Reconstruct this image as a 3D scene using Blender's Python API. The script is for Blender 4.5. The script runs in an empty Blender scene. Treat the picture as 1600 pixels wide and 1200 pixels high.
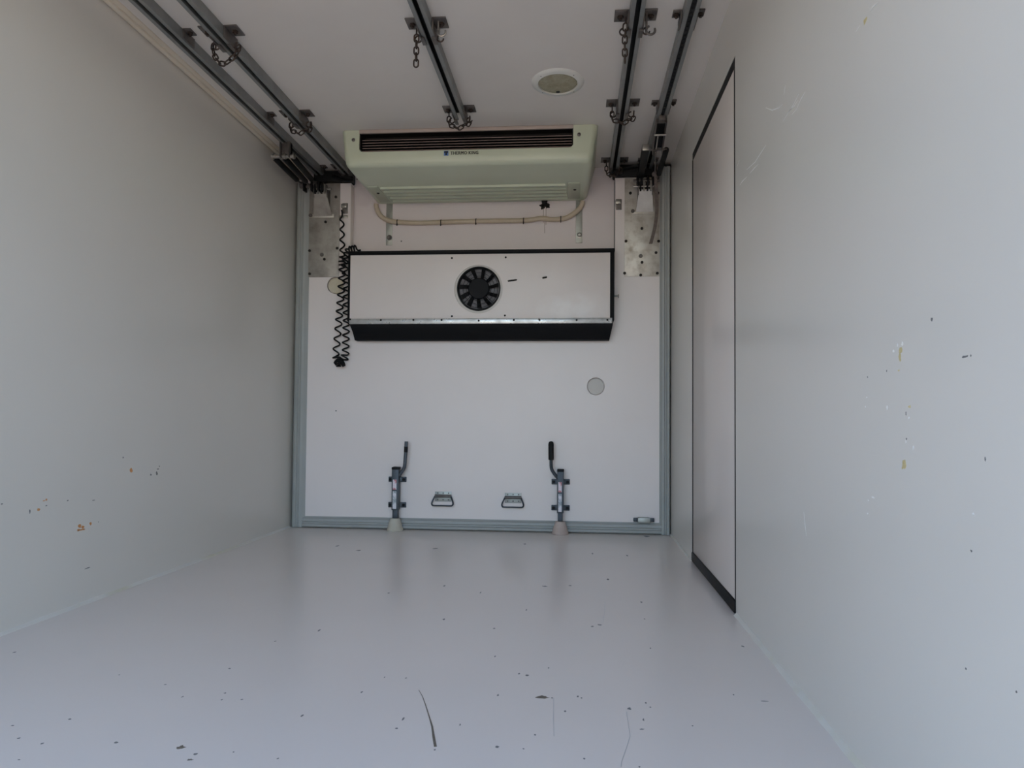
import bpy, bmesh, math, random
from mathutils import Vector, Matrix
random.seed(7)
C = bpy.context.scene
COL = C.collection

# ------------------------------------------------------------------ camera
cd = bpy.data.cameras.new('camera')
cd.sensor_width = 36.0
cd.lens = 1175.29 * 36.0 / 1600.0
cd.shift_y = 16.025 / 1600.0
cd.clip_start = 0.02
cam = bpy.data.objects.new('camera', cd)
COL.objects.link(cam)
def rot(p, yaw, roll):
    return (Matrix.Rotation(yaw, 3, 'Z') @ Matrix.Rotation(p, 3, 'X') @ Matrix.Rotation(roll, 3, 'Y'))
Mx = rot(0.0330221921, 0.0857234940, -0.0078977285)      # right, forward, up
r_, f_, u_ = Mx.col[0], Mx.col[1], Mx.col[2]
m4 = Matrix(((r_[0], u_[0], -f_[0], 0.0), (r_[1], u_[1], -f_[1], 0.0), (r_[2], u_[2], -f_[2], 0.716), (0, 0, 0, 1)))
cam.matrix_world = m4
C.camera = cam

# ------------------------------------------------------------------ light
w = bpy.data.worlds.new('sky'); C.world = w; w.use_nodes = True
nt = w.node_tree; nt.nodes.clear()
sky = nt.nodes.new('ShaderNodeTexSky'); sky.sky_type = 'NISHITA'
sky.sun_disc = False; sky.sun_elevation = math.radians(42); sky.sun_rotation = math.radians(-25)
sky.air_density = 1.0; sky.dust_density = 1.3; sky.ozone_density = 1.0
bg = nt.nodes.new('ShaderNodeBackground'); bg.inputs['Strength'].default_value = 0.46
ow = nt.nodes.new('ShaderNodeOutputWorld')
nt.links.new(sky.outputs[0], bg.inputs[0]); nt.links.new(bg.outputs[0], ow.inputs[0])
sl = bpy.data.lights.new('sun', 'SUN'); sl.energy = 6.0; sl.angle = math.radians(0.6); sl.color = (1.0, 0.92, 0.80)
so = bpy.data.objects.new('sun', sl); COL.objects.link(so)
az, el = math.radians(25), math.radians(42)              # sun ahead of the truck, its rear in shade
d = -Vector((math.sin(az) * math.cos(el), math.cos(az) * math.cos(el), math.sin(el)))
so.rotation_euler = d.to_track_quat('-Z', 'Y').to_euler(); so.location = (6, 12, 12)
vs = C.view_settings
vs.view_transform = 'Standard'; vs.look = 'None'; vs.gamma = 1.0; vs.use_curve_mapping = False
vs.exposure = 0.75
C.cycles.max_bounces = 16; C.cycles.diffuse_bounces = 12; C.cycles.glossy_bounces = 6
C.cycles.sample_clamp_indirect = 6.0

# ------------------------------------------------------------------ materials
def srgb(c):
    f = lambda v: v / 12.92 if v <= 0.04045 else ((v + 0.055) / 1.055) ** 2.4
    return tuple(f(v / 255.0) for v in c) + (1.0,)
def mat(name, col, rough=0.5, metal=0.0, col2=None, scale=4.0, detail=5.0, bump=0.0, bscale=60.0, rvar=0.0, thr=(0.35, 0.7), stretch=None, spec=0.5, coat=0.0):
    m = bpy.data.materials.new(name); m.use_nodes = True
    t = m.node_tree; b = t.nodes['Principled BSDF']
    b.inputs['Roughness'].default_value = rough; b.inputs['Metallic'].default_value = metal
    b.inputs['Base Color'].default_value = srgb(col)
    b.inputs['Specular IOR Level'].default_value = spec
    b.inputs['Coat Weight'].default_value = coat
    tc = t.nodes.new('ShaderNodeTexCoord'); mp = t.nodes.new('ShaderNodeMapping')
    t.links.new(tc.outputs['Object'], mp.inputs[0])
    if stretch: mp.inputs['Scale'].default_value = stretch
    if col2 is not None or rvar:
        n = t.nodes.new('ShaderNodeTexNoise'); n.inputs['Scale'].default_value = scale; n.inputs['Detail'].default_value = detail
        n.inputs['Roughness'].default_value = 0.6
        t.links.new(mp.outputs[0], n.inputs['Vector'])
        if col2 is not None:
            r = t.nodes.new('ShaderNodeValToRGB')
            r.color_ramp.elements[0].position = thr[0]; r.color_ramp.elements[1].position = thr[1]
            r.color_ramp.elements[0].color = srgb(col); r.color_ramp.elements[1].color = srgb(col2)
            t.links.new(n.outputs['Fac'], r.inputs[0]); t.links.new(r.outputs[0], b.inputs['Base Color'])
        if rvar:
            mr = t.nodes.new('ShaderNodeMapRange')
            mr.inputs['From Min'].default_value = 0.3; mr.inputs['From Max'].default_value = 0.7
            mr.inputs['To Min'].default_value = max(rough - rvar, 0.05); mr.inputs['To Max'].default_value = rough + rvar
            t.links.new(n.outputs['Fac'], mr.inputs['Value']); t.links.new(mr.outputs[0], b.inputs['Roughness'])
    if bump:
        n2 = t.nodes.new('ShaderNodeTexNoise'); n2.inputs['Scale'].default_value = bscale; n2.inputs['Detail'].default_value = 3.0
        t.links.new(mp.outputs[0], n2.inputs['Vector'])
        bp = t.nodes.new('ShaderNodeBump'); bp.inputs['Strength'].default_value = bump; bp.inputs['Distance'].default_value = 0.004
        t.links.new(n2.outputs['Fac'], bp.inputs['Height']); t.links.new(bp.outputs[0], b.inputs['Normal'])
    return m

M = {}
M['wall'] = mat('wall_gelcoat', (216, 212, 205), 0.26, col2=(220, 216, 209), scale=1.0, detail=2.0, bump=0.03, bscale=9)
M['floor'] = mat('floor_paint', (230, 222, 216), 0.24, col2=(233, 225, 219), scale=1.1, detail=2.0, bump=0.03, bscale=25)
M['ceiling'] = mat('ceiling_gelcoat', (222, 215, 208), 0.5, col2=(227, 221, 214), scale=1.5, bump=0.05, bscale=20)
M['panel'] = mat('partition_gelcoat', (233, 223, 220), 0.35, col2=(237, 227, 224), scale=1.5, bump=0.04, bscale=18)
M['frontwall'] = mat('front_wall_gelcoat', (228, 217, 216), 0.45, col2=(232, 222, 221), scale=2)
M['door'] = mat('door_gelcoat', (222, 212, 206), 0.26, col2=(226, 217, 211), scale=1.2, detail=2.0, bump=0.03, bscale=9)
M['sealant'] = mat('sealant', (220, 217, 210), 0.55, col2=(210, 205, 184), scale=2.2, thr=(0.5, 0.66))
M['trim'] = mat('ceiling_trim', (222, 210, 192), 0.5, col2=(214, 201, 182), scale=3)
M['black'] = mat('black_rubber', (11, 11, 13), 0.6, col2=(16, 16, 18), scale=8, bump=0.1, bscale=80, spec=0.3)
M['blackpaint'] = mat('black_paint', (8, 8, 11), 0.55, col2=(13, 13, 16), scale=6, spec=0.25)
M['graphite'] = mat('dark_plastic', (19, 19, 23), 0.6, col2=(24, 24, 28), scale=10, spec=0.2)
M['seal'] = mat('grey_rubber_seal', (166, 167, 164), 0.5, col2=(157, 159, 156), scale=3, bump=0.05, bscale=30)
M['galv'] = mat('galvanised_rail', (146, 147, 145), 0.45, 0.4, col2=(128, 130, 129), scale=5, rvar=0.08)
M['galvdark'] = mat('weathered_steel', (118, 112, 108), 0.5, 0.5, col2=(92, 86, 84), scale=18)
M['steel'] = mat('bare_steel', (176, 172, 166), 0.35, 0.8, col2=(140, 136, 132), scale=20)
M['chain'] = mat('chain_steel', (84, 72, 66), 0.5, 0.6, col2=(56, 47, 43), scale=60)
M['plate'] = mat('worn_aluminium', (200, 194, 186), 0.42, 0.3, col2=(166, 155, 142), scale=16, thr=(0.45, 0.72), rvar=0.1, detail=8)
M['plateshaded'] = mat('shaded_aluminium', (166, 160, 153), 0.45, 0.3, col2=(134, 127, 120), scale=9, thr=(0.4, 0.7), rvar=0.1, detail=8)  # plate metal darkened in colour for the shade on the left; mottling its own
M['bright'] = mat('bright_sheet', (216, 212, 206), 0.4, 0.3, col2=(196, 190, 184), scale=9)
M['evap'] = mat('pale_green_plastic', (205, 211, 188), 0.3, col2=(199, 205, 181), scale=2, spec=0.5)
M['evappad'] = mat('pale_green_pad', (184, 188, 166), 0.4)
M['grille'] = mat('grille_brown', (20, 15, 14), 0.5, col2=(26, 20, 19), scale=8)
M['slatm'] = mat('slat_edge', (150, 130, 124), 0.4, 0.2)
M['strip'] = mat('beige_metal_strip', (196, 180, 170), 0.45, 0.2, col2=(182, 166, 156), scale=7)
M['ink'] = mat('black_ink', (14, 14, 16), 0.5)
M['blue'] = mat('blue_ink', (92, 128, 188), 0.5)
M['white_ink'] = mat('white_ink', (225, 228, 232), 0.5)
M['red'] = mat('red_ink', (190, 90, 90), 0.5)
M['hose'] = mat('cream_hose', (206, 190, 168), 0.45, col2=(190, 172, 150), scale=9)
M['grime'] = mat('black_grime', (26, 22, 20), 0.8, col2=(44, 38, 34), scale=40)
M['streak'] = mat('drip_streak', (170, 155, 148), 0.6)
M['strap'] = mat('zinc_strap', (178, 178, 172), 0.42, 0.4, col2=(160, 160, 154), scale=12)
M['alu'] = mat('aluminium_angle', (206, 206, 206), 0.32, 0.6, col2=(168, 166, 164), scale=14, rvar=0.1)
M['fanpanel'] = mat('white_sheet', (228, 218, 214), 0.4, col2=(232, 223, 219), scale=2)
def worn_sheen_tint(m, c, rad):
    """worn patch, its silvery sheen put into the base colour, about the object-space point c."""
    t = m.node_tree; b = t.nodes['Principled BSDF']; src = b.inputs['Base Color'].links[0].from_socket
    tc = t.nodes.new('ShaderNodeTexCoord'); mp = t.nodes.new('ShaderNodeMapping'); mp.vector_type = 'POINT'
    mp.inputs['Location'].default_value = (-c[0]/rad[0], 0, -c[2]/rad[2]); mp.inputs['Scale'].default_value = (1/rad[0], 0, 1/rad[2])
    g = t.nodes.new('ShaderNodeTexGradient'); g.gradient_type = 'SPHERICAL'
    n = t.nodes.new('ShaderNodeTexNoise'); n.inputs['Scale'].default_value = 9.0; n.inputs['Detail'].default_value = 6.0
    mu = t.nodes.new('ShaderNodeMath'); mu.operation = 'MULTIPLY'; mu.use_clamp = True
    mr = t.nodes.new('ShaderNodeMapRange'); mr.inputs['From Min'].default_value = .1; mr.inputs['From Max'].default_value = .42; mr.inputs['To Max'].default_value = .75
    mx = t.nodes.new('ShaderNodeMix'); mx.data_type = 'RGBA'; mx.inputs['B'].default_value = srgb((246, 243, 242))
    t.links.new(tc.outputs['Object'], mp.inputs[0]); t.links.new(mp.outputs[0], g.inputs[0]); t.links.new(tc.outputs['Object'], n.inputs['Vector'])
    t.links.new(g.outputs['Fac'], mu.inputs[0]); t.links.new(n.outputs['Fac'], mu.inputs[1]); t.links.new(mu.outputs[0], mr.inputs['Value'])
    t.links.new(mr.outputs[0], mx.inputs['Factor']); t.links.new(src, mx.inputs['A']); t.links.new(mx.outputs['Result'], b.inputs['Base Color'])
worn_sheen_tint(M['fanpanel'], (.60, 0, .185), (.34, 1, .17))  # lighter base colour stands for the silvery sheen of the worn area
M['fin'] = mat('core_fins', (134, 130, 134), 0.5, 0.1, col2=(92, 88, 92), scale=30)
M['cream'] = mat('cream_rubber', (200, 194, 180), 0.6, col2=(184, 176, 160), scale=10)
M['tan'] = mat('tan_rubber', (196, 178, 168), 0.6, col2=(178, 160, 152), scale=10)
M['lock'] = mat('lock_steel', (88, 95, 102), 0.5, 0.3, col2=(68, 74, 82), scale=14)
M['lockdark'] = mat('lock_steel_dark', (74, 80, 88), 0.5, 0.4, col2=(58, 62, 68), scale=14)
M['label'] = mat('worn_label', (222, 220, 226), 0.45, col2=(150, 160, 168), scale=26, thr=(0.5, 0.62))
M['labelred'] = mat('worn_red_label', (226, 214, 220), 0.45, col2=(196, 120, 128), scale=40, thr=(0.48, 0.58))
M['plug'] = mat('port_plug', (206, 200, 194), 0.5)
M['plugcream'] = mat('port_plug_cream', (214, 204, 182), 0.5, col2=(204, 192, 168), scale=12)
M['lampring'] = mat('lamp_ring', (226, 224, 216), 0.4)
M['lens'] = mat('lamp_lens', (168, 162, 138), 0.22, col2=(146, 138, 112), scale=30, bump=0.5, bscale=120)
M['cord'] = mat('webbing_strap', (120, 108, 102), 0.8, col2=(96, 86, 82), scale=60)
M['concrete'] = mat('yard_concrete', (182, 164, 142), 0.85, col2=(166, 148, 128), scale=0.6)
M['chip'] = mat('chip_grey', (112, 112, 112), 0.7)
M['chipbrown'] = mat('chip_brown', (120, 112, 100), 0.7, col2=(100, 92, 82), scale=90)
M['rust'] = mat('rust_spot', (208, 152, 98), 0.75, col2=(182, 122, 74), scale=120)
M['yellow'] = mat('exposed_foam', (206, 192, 148), 0.75, col2=(190, 172, 120), scale=120)
M['scratch'] = mat('white_scratch', (226, 225, 221), 0.5)
M['hair'] = mat('hairline', (176, 176, 176), 0.5)

# ------------------------------------------------------------------ mesh helpers
def BM(): return bmesh.new()
def box(bm, x0, x1, y0, y1, z0, z1, bev=0.0):
    vs = [bm.verts.new(p) for p in ((x0,y0,z0),(x1,y0,z0),(x1,y1,z0),(x0,y1,z0),(x0,y0,z1),(x1,y0,z1),(x1,y1,z1),(x0,y1,z1))]
    fs = [bm.faces.new([vs[i] for i in q]) for q in ((3,2,1,0),(4,5,6,7),(0,1,5,4),(1,2,6,5),(2,3,7,6),(3,0,4,7))]
    if bev > 0:
        es = list({e for f in fs for e in f.edges})
        bmesh.ops.bevel(bm, geom=es, offset=bev, segments=2, affect='EDGES', profile=0.5)
def prism(bm, pts, axis, a, b):
    """closed polygon pts (2-D) extruded along axis from a to b."""
    def P(p, t):
        q = [p[0], p[1]]; q.insert(axis, t); return q
    va = [bm.verts.new(P(p, a)) for p in pts]; vb = [bm.verts.new(P(p, b)) for p in pts]
    n = len(pts)
    bm.faces.new(va); bm.faces.new(vb[::-1])
    for i in range(n):
        bm.faces.new((va[i], vb[i], vb[(i+1) % n], va[(i+1) % n]))
def loft(bm, rings, caps=True, closed=True):
    R = [[bm.verts.new(p) for p in r] for r in rings]
    n = len(R[0])
    for a, b in zip(R[:-1], R[1:]):
        for i in range(n if closed else n-1):
            bm.faces.new((a[i], b[i], b[(i+1) % n], a[(i+1) % n]))
    if caps:
        bm.faces.new(R[0]); bm.faces.new(R[-1][::-1])
def tube(bm, pts, r, n=8, cyclic=False, caps=True):
    pts = [Vector(p) for p in pts]; N = len(pts)
    rr = r if isinstance(r, (list, tuple)) else [r]*N
    rings = []; up = None
    for i, p in enumerate(pts):
        a = pts[i-1] if (i > 0 or cyclic) else p
        b = pts[(i+1) % N] if (i < N-1 or cyclic) else p
        t = (b-a).normalized()
        if up is None:
            up = Vector((0,0,1)) if abs(t.z) < 0.9 else Vector((1,0,0))
        s = t.cross(up); 
        if s.length < 1e-6: s = t.orthogonal()
        s.normalize(); up = s.cross(t).normalized()
        rings.append([p + (s*math.cos(2*math.pi*k/n) + up*math.sin(2*math.pi*k/n))*rr[i] for k in range(n)])
    if cyclic:
        R = [[bm.verts.new(q) for q in ring] for ring in rings]
        for i in range(N):
            a, b = R[i], R[(i+1) % N]
            for k in range(n): bm.faces.new((a[k], b[k], b[(k+1)%n], a[(k+1)%n]))
    else:
        loft(bm, rings, caps)
def cyl(bm, p, q, r, n=16, r2=None): tube(bm, [p, q], [r, r if r2 is None else r2], n)
def lathe(bm, prof, cx, cy, cz, axis='Z', n=32, sx=1.0, sy=1.0):
    """prof: list of (radius, offset along axis)."""
    rings = []
    for (r, h) in prof:
        ring = []
        for k in range(n):
            a = 2*math.pi*k/n; u, v = r*math.cos(a)*sx, r*math.sin(a)*sy
            if axis == 'Z': ring.append((cx+u, cy+v, cz+h))
            elif axis == 'Y': ring.append((cx+u, cy+h, cz+v))
            else: ring.append((cx+h, cy+u, cz+v))
        rings.append(ring)
    loft(bm, rings)
def annulus(bm, prof, cx, cy, cz, n=48):
    """closed ring of revolution about the Y axis."""
    V = [[bm.verts.new((cx+r*math.cos(2*math.pi*k/n), cy+h, cz+r*math.sin(2*math.pi*k/n))) for k in range(n)] for r, h in prof]
    for i in range(len(V)):
        a, b = V[i], V[(i+1) % len(V)]
        for k in range(n): bm.faces.new((a[k], b[k], b[(k+1) % n], a[(k+1) % n]))
def bez(pts, n=10):
    """Catmull-Rom through pts."""
    P = [Vector(p) for p in pts]; out = []
    for i in range(len(P)-1):
        p0 = P[max(i-1,0)]; p1 = P[i]; p2 = P[i+1]; p3 = P[min(i+2,len(P)-1)]
        for k in range(n):
            t = k/n
            out.append(0.5*((2*p1)+(p2-p0)*t+(2*p0-5*p1+4*p2-p3)*t*t+(3*p1-p0-3*p2+p3)*t**3))
    out.append(P[-1]); return out
def base(o):
    v = Vector((0,0,0))
    while o is not None:
        v += o.location; o = o.parent
    return v
def mesh(name, bm, m, off=Vector((0,0,0)), smooth=35):
    bmesh.ops.recalc_face_normals(bm, faces=bm.faces[:])
    if off.length: bmesh.ops.translate(bm, verts=bm.verts[:], vec=-off)
    me = bpy.data.meshes.new(name); bm.to_mesh(me); bm.free()
    me.materials.append(m)
    if smooth:
        me.polygons.foreach_set('use_smooth', [True]*len(me.polygons))
        me.set_sharp_from_angle(angle=math.radians(smooth))
    return me
def obj(name, bm, m, parent=None, label=None, smooth=35, kind=None):
    off = base(parent) if parent is not None else Vector((0,0,0))
    o = bpy.data.objects.new(name, mesh(name, bm, m, off, smooth))
    COL.objects.link(o)
    if parent is not None: o.parent = parent
    if label: o['label'] = label
    if kind: o['kind'] = kind
    return o
def put(name, me, parent, loc, rz=0.0, label=None, matrix=None):
    o = bpy.data.objects.new(name, me); COL.objects.link(o); o.parent = parent
    l = Vector(loc) - base(parent)
    if matrix is not None:
        o.matrix_local = Matrix.Translation(l) @ matrix
    else:
        o.location = l; o.rotation_euler = (0,0,rz)
    if label: o['label'] = label
    return o
def thing(name, label, cat, loc=(0,0,0), group=None):
    o = bpy.data.objects.new(name, None); o.empty_display_size = 0.05; COL.objects.link(o)
    o.location = loc; o['label'] = label; o['category'] = cat
    if group: o['group'] = group
    return o
def tag(o, label, cat, group=None):
    o['label'] = label; o['category'] = cat
    if group: o['group'] = group
    return o
def struct(name, bm, m, smooth=30):
    o = obj(name, bm, m, smooth=smooth); o['kind'] = 'structure'; return o
def cut(o, cutters):
    """boolean-difference closed bmeshes out of o and bake the result."""
    for cbm in cutters:
        bmesh.ops.recalc_face_normals(cbm, faces=cbm.faces[:])
        bmesh.ops.translate(cbm, verts=cbm.verts[:], vec=-base(o))
        me = bpy.data.meshes.new('cut'); cbm.to_mesh(me); cbm.free()
        co = bpy.data.objects.new('cut', me); COL.objects.link(co)
        co.parent = None; co.location = base(o)
        md = o.modifiers.new('b', 'BOOLEAN'); md.operation = 'DIFFERENCE'; md.solver = 'EXACT'; md.object = co
        dg = bpy.context.evaluated_depsgraph_get(); dg.update()
        nm = bpy.data.meshes.new_from_object(o.evaluated_get(dg))
        o.modifiers.clear(); o.data = nm
        bpy.data.objects.remove(co); bpy.data.meshes.remove(me)
    o.data.polygons.foreach_set('use_smooth', [True]*len(o.data.polygons))
    o.data.set_sharp_from_angle(angle=math.radians(35))

# ------------------------------------------------------------------ dimensions
XL, XR, YB, ZC, YO = -1.862, 0.591, 4.87, 2.355, 0.2     # left wall, right wall, front wall, ceiling, open rear end
YP = 4.80                                                # face of the movable partition
FLOOR_CHIPS = [(-1.688,2.161,0.0052,0.0072),(-1.0,1.868,0.0024,0.0053),(-0.904,1.905,0.0037,0.0044),(-0.891,1.86,0.0028,0.0047),(-0.842,1.867,0.0032,0.0042),(-0.98,2.09,0.0036,0.0046),(-1.293,1.656,0.0036,0.0029),(-1.229,1.594,0.0038,0.0035),(-1.159,1.573,0.0041,0.0045),(-1.188,1.704,0.0033,0.004),(-1.003,1.595,0.0059,0.0062),(-0.802,1.559,0.0044,0.0044),(-0.727,1.576,0.0024,0.0033),(-1.152,1.496,0.0036,0.0027),(-1.09,1.948,0.0034,0.0035),(-1.257,2.006,0.0026,0.0037),(-0.86,2.493,0.0037,0.0131),(-0.653,1.781,0.0027,0.0076),(-0.556,1.95,0.0029,0.0056),(-0.762,3.051,0.0052,0.0083),(-0.561,3.209,0.0047,0.0138),(-0.391,3.107,0.0033,0.0143),(-0.468,2.681,0.0045,0.0106),(-0.277,2.585,0.0038,0.0079),(-0.241,2.283,0.0029,0.0069),(-0.199,1.966,0.0033,0.0079),(-0.169,1.66,0.0052,0.0056),(-0.408,1.789,0.0025,0.0104),(-0.41,1.733,0.0033,0.0035),(-0.525,2.068,0.0022,0.0051),(-0.465,2.067,0.0022,0.005),(-0.302,1.631,0.0021,0.0039),(-0.268,1.77,0.002,0.0064),(-0.621,1.556,0.002,0.0036),(-0.956,2.357,0.003,0.0067),(-0.132,3.255,0.0116,0.0109),(-0.023,3.281,0.0089,0.0094),(0.145,3.426,0.0064,0.0137),(-0.184,2.846,0.003,0.0119),(0.059,2.647,0.0055,0.0071),(0.083,2.671,0.0084,0.0072),(-0.157,2.137,0.0027,0.0067),(-0.134,2.126,0.0067,0.0079),(-0.076,2.194,0.0028,0.007),(-0.059,1.962,0.0025,0.0045),(0.007,1.98,0.0025,0.0057),(0.016,1.97,0.0025,0.005),(-0.024,1.877,0.0031,0.0051),(0.134,1.911,0.0059,0.0084),(0.179,1.954,0.0028,0.0055),(0.187,1.925,0.0024,0.0042),(0.163,1.844,0.0023,0.0078),(0.155,1.788,0.0052,0.0037),(-0.09,1.731,0.0022,0.0043),(-0.111,1.656,0.0024,0.0036),(0.02,1.622,0.002,0.0038),(0.133,1.596,0.0023,0.0036),(0.53,2.469,0.0041,0.0087),(0.275,1.82,0.002,0.0038),(0.258,3.02,0.005,0.0106),(0.248,2.768,0.0023,0.0078),(0.235,2.416,0.003,0.0076),(0.413,2.035,0.0025,0.0041),(0.482,1.998,0.0103,0.0028),(-0.772,4.121,0.0139,0.0203),(0.09,4.074,0.0051,0.0195),(0.145,3.432,0.0057,0.0137),(-1.328,4.131,0.0088,0.0258),(-1.171,4.007,0.0119,0.0193),(0.271,4.041,0.0068,0.0191),(-0.292,4.335,0.0091,0.0166),(0.433,4.72,0.0178,0.0326)]
FLOOR_BROWN = [(-0.086,1.966,0.0181,0.0101),(-0.85,1.585,0.0096,0.0106),(-0.8,1.532,0.0066,0.0042)]
FLOOR_SCRATCH = [(-0.411,1.981),(-0.392,1.937),(-0.373,1.882),(-0.351,1.815),(-0.331,1.753),(-0.316,1.694),(-0.303,1.646)]
FLOOR_HAIR = [[(0.126,1.89),(0.125,1.747),(0.115,1.696),(0.098,1.616),(0.096,1.593)],[(0.115,3.011),(0.109,2.861),(0.097,2.708)],[(-0.055,1.964),(-0.051,1.82),(-0.047,1.729)]]
LEFT_RUST = [(2.698,0.299,0.0111,0.0078),(2.716,0.294,0.0094,0.0067),(2.706,0.285,0.0186,0.0036),(2.692,0.287,0.0083,0.0048),(2.763,0.301,0.0097,0.0068),(3.02,0.486,0.0103,0.0108),(2.477,0.389,0.0079,0.005),(2.503,0.416,0.0064,0.0022),(2.515,0.419,0.0057,0.0034),(2.724,0.285,0.0085,0.0036)]
LEFT_GREY = [(2.436,0.387,0.0038,0.0082),(2.516,0.398,0.0049,0.0034),(3.214,0.462,0.0103,0.0093),(3.168,0.459,0.0075,0.0042),(3.224,0.48,0.0078,0.0029),(3.234,0.492,0.0052,0.0029),(2.627,0.404,0.0044,0.0029),(2.777,0.389,0.0078,0.002),(2.308,0.427,0.0048,0.0026),(2.752,0.133,0.0192,0.0025),(2.961,0.545,0.0044,0.004),(2.81,0.301,0.004,0.002)]
RIGHT_YELLOW = [(1.43,0.847,0.0122,0.0075),(1.433,0.834,0.0071,0.0088),(1.395,0.744,0.0058,0.0026),(1.419,0.64,0.0119,0.0074),(1.439,0.811,0.0041,0.002),(1.427,0.633,0.005,0.0031),(1.586,1.546,0.0119,0.0067)]
RIGHT_DARK = [(1.308,0.888,0.0038,0.0036),(1.202,0.817,0.0113,0.002),(1.185,0.817,0.0021,0.002),(1.588,0.807,0.0032,0.002),(1.409,0.686,0.0025,0.0022),(1.493,0.814,0.0022,0.002),(1.148,0.663,0.002,0.0035),(1.19,0.524,0.0028,0.002),(1.41,0.731,0.002,0.0039),(1.21,0.343,0.0028,0.002),(1.078,0.355,0.002,0.002)]
RIGHT_WHITE = [(1.423,0.859,0.004,0.0053),(1.443,0.858,0.0026,0.0036),(1.492,0.743,0.0033,0.005),(1.398,0.724,0.0029,0.0034),(1.382,0.671,0.0033,0.0046),(1.566,0.565,0.0085,0.002),(1.589,0.557,0.0044,0.002),(1.592,0.53,0.0038,0.002),(1.183,0.58,0.0031,0.0021),(1.593,0.766,0.0032,0.002),(1.6,0.747,0.0026,0.002),(1.461,0.849,0.0043,0.0031),(1.411,0.681,0.0025,0.0035)]
RIGHT_SCRATCH = [[(2.404,1.705),(2.326,1.665),(2.254,1.642),(2.208,1.634)],[(2.178,1.677),(2.189,1.668),(2.196,1.656)],[(2.208,1.583),(2.153,1.585),(2.101,1.587),(2.051,1.595)],[(2.122,1.566),(2.071,1.563),(2.032,1.573),(1.994,1.576)],[(2.405,1.586),(2.474,1.584),(2.548,1.581),(2.674,1.598)],[(2.503,1.559),(2.563,1.565),(2.625,1.569)],[(2.674,1.572),(2.742,1.578),(2.785,1.578)],[(2.791,1.673),(2.828,1.662)],[(1.52,1.547),(1.547,1.552),(1.558,1.551)],[(1.616,1.551),(1.638,1.549)],[(2.025,0.48),(2.015,0.449),(2.004,0.421)],[(2.143,1.587),(2.091,1.58),(2.061,1.582)]]
RIGHT_BOLTS = [(0.335,2.161),(0.508,2.158),(0.408,1.933),(0.409,1.716),(0.308,1.853),(0.513,1.85),(0.3,1.648),(0.505,1.646),(0.401,1.635),(0.497,1.777)]
LEFT_BOLTS = [(-1.654,2.005),(-1.658,1.758),(-1.587,2.17),(-1.573,1.83),(-1.756,1.662),(-1.759,1.815)]
RIGHT_LIGHTBOLT = [(0.401,1.757)]
LEFT_LIGHTBOLT = [(-1.676,1.788)]
PANEL_SCREWS = [(-0.788,1.728),(-0.447,1.729),(-0.784,1.36),(-0.449,1.363)]
STRIP_SCREWS = [(-1.436,1.341),(-1.237,1.336),(-1.028,1.336),(-0.848,1.335),(-0.613,1.33),(-0.392,1.334),(-0.232,1.333),(-0.002,1.332),(0.187,1.332)]
SLITS = [(-0.43,1.58),(-0.378,1.587),(-0.214,1.598),(-0.19,1.602)]
FRONTWALL_DOTS = [(-1.469,2.31),(-1.163,1.889),(0.239,1.817)]


# ------------------------------------------------------------------ setting
b = BM(); box(b, XL-.06, XR+.06, YO, YB+.06, -.12, 0); floor = struct('floor', b, M['floor'])
b = BM(); box(b, XL-.06, XR+.06, YO, YB+.06, ZC, ZC+.08); ceiling = struct('ceiling', b, M['ceiling'])
b = BM(); box(b, XL-.06, XL, YO, YB, 0, ZC); wall_left = struct('wall_left', b, M['wall'])
b = BM(); box(b, XL-.06, XR+.06, YB, YB+.06, 0, ZC); wall_front = struct('wall_front', b, M['frontwall'])
DY0, DY1, DZ0, DZ1 = 2.866, 3.917, 0.006, 2.099
b = BM()
pr = [(YO,0),(YO,ZC),(YB,ZC),(YB,0),(DY1,0),(DY1,DZ1),(DY0,DZ1),(DY0,0)]
prism(b, pr, 0, XR, XR+.06); wall_right = struct('wall_right', b, M['wall'])
b = BM(); box(b, -70, 70, -90, 90, -1.25, -1.05); ground = struct('ground', b, M['concrete'])
# side door in the right wall, with black gaskets above and below
b = BM(); box(b, XR+.001, XR+.05, DY0+.018, DY1-.018, .05, 2.058, .002); door = struct('door_1', b, M['door'])
b = BM(); box(b, XR+.0005, XR+.05, DY0+.004, DY1-.004, 2.058, DZ1-.004); obj('top_gasket', b, M['black'], door, label='black rubber gasket')
b = BM(); box(b, XR-.006, XR+.05, DY0+.002, DY1-.002, .002, .05, .006); obj('bottom_gasket', b, M['black'], door, label='black rubber gasket')
b = BM(); box(b, XR-.0008, XR+.04, DY0+.001, DY0+.017, .05, 2.058); obj('side_gasket', b, M['black'], door, label='black rubber gasket')
b = BM(); box(b, XR-.0008, XR+.04, DY1-.017, DY1-.001, .05, 2.058); obj('side_gasket', b, M['black'], door, label='black rubber gasket')
# sealant and trims
def bead(name, x, sgn, y0, y1, r):
    b = BM(); n = 60; rings = []
    for i in range(n+1):
        y = y0+(y1-y0)*i/n; rr = r*(1+.10*math.sin(i*1.7)+.08*math.sin(i*.63))
        rings.append([(x,y,0),(x,y,rr*1.1),(x+sgn*rr*.45,y,rr*.45),(x+sgn*rr*1.1,y,0)])
    loft(b, rings); return struct(name, b, M['sealant'], 60)
bead('trim_1', XL, 1, YO, 4.79, .010)
bead('trim_2', XR, -1, DY1+.01, 4.79, .008)
bead('trim_3', XR, -1, YO, DY0-.01, .010)
b = BM(); prism(b, [(XL+.005,ZC),(XL+.005,ZC-.012),(XL+.008,ZC-.016),(XL+.026,ZC-.016),(XL+.029,ZC-.013),(XL+.030,ZC-.006),(XL+.050,ZC-.006),(XL+.052,ZC-.004),(XL+.053,ZC)], 1, YO, YB)
struct('trim_4', b, M['trim'], 50)

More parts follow.
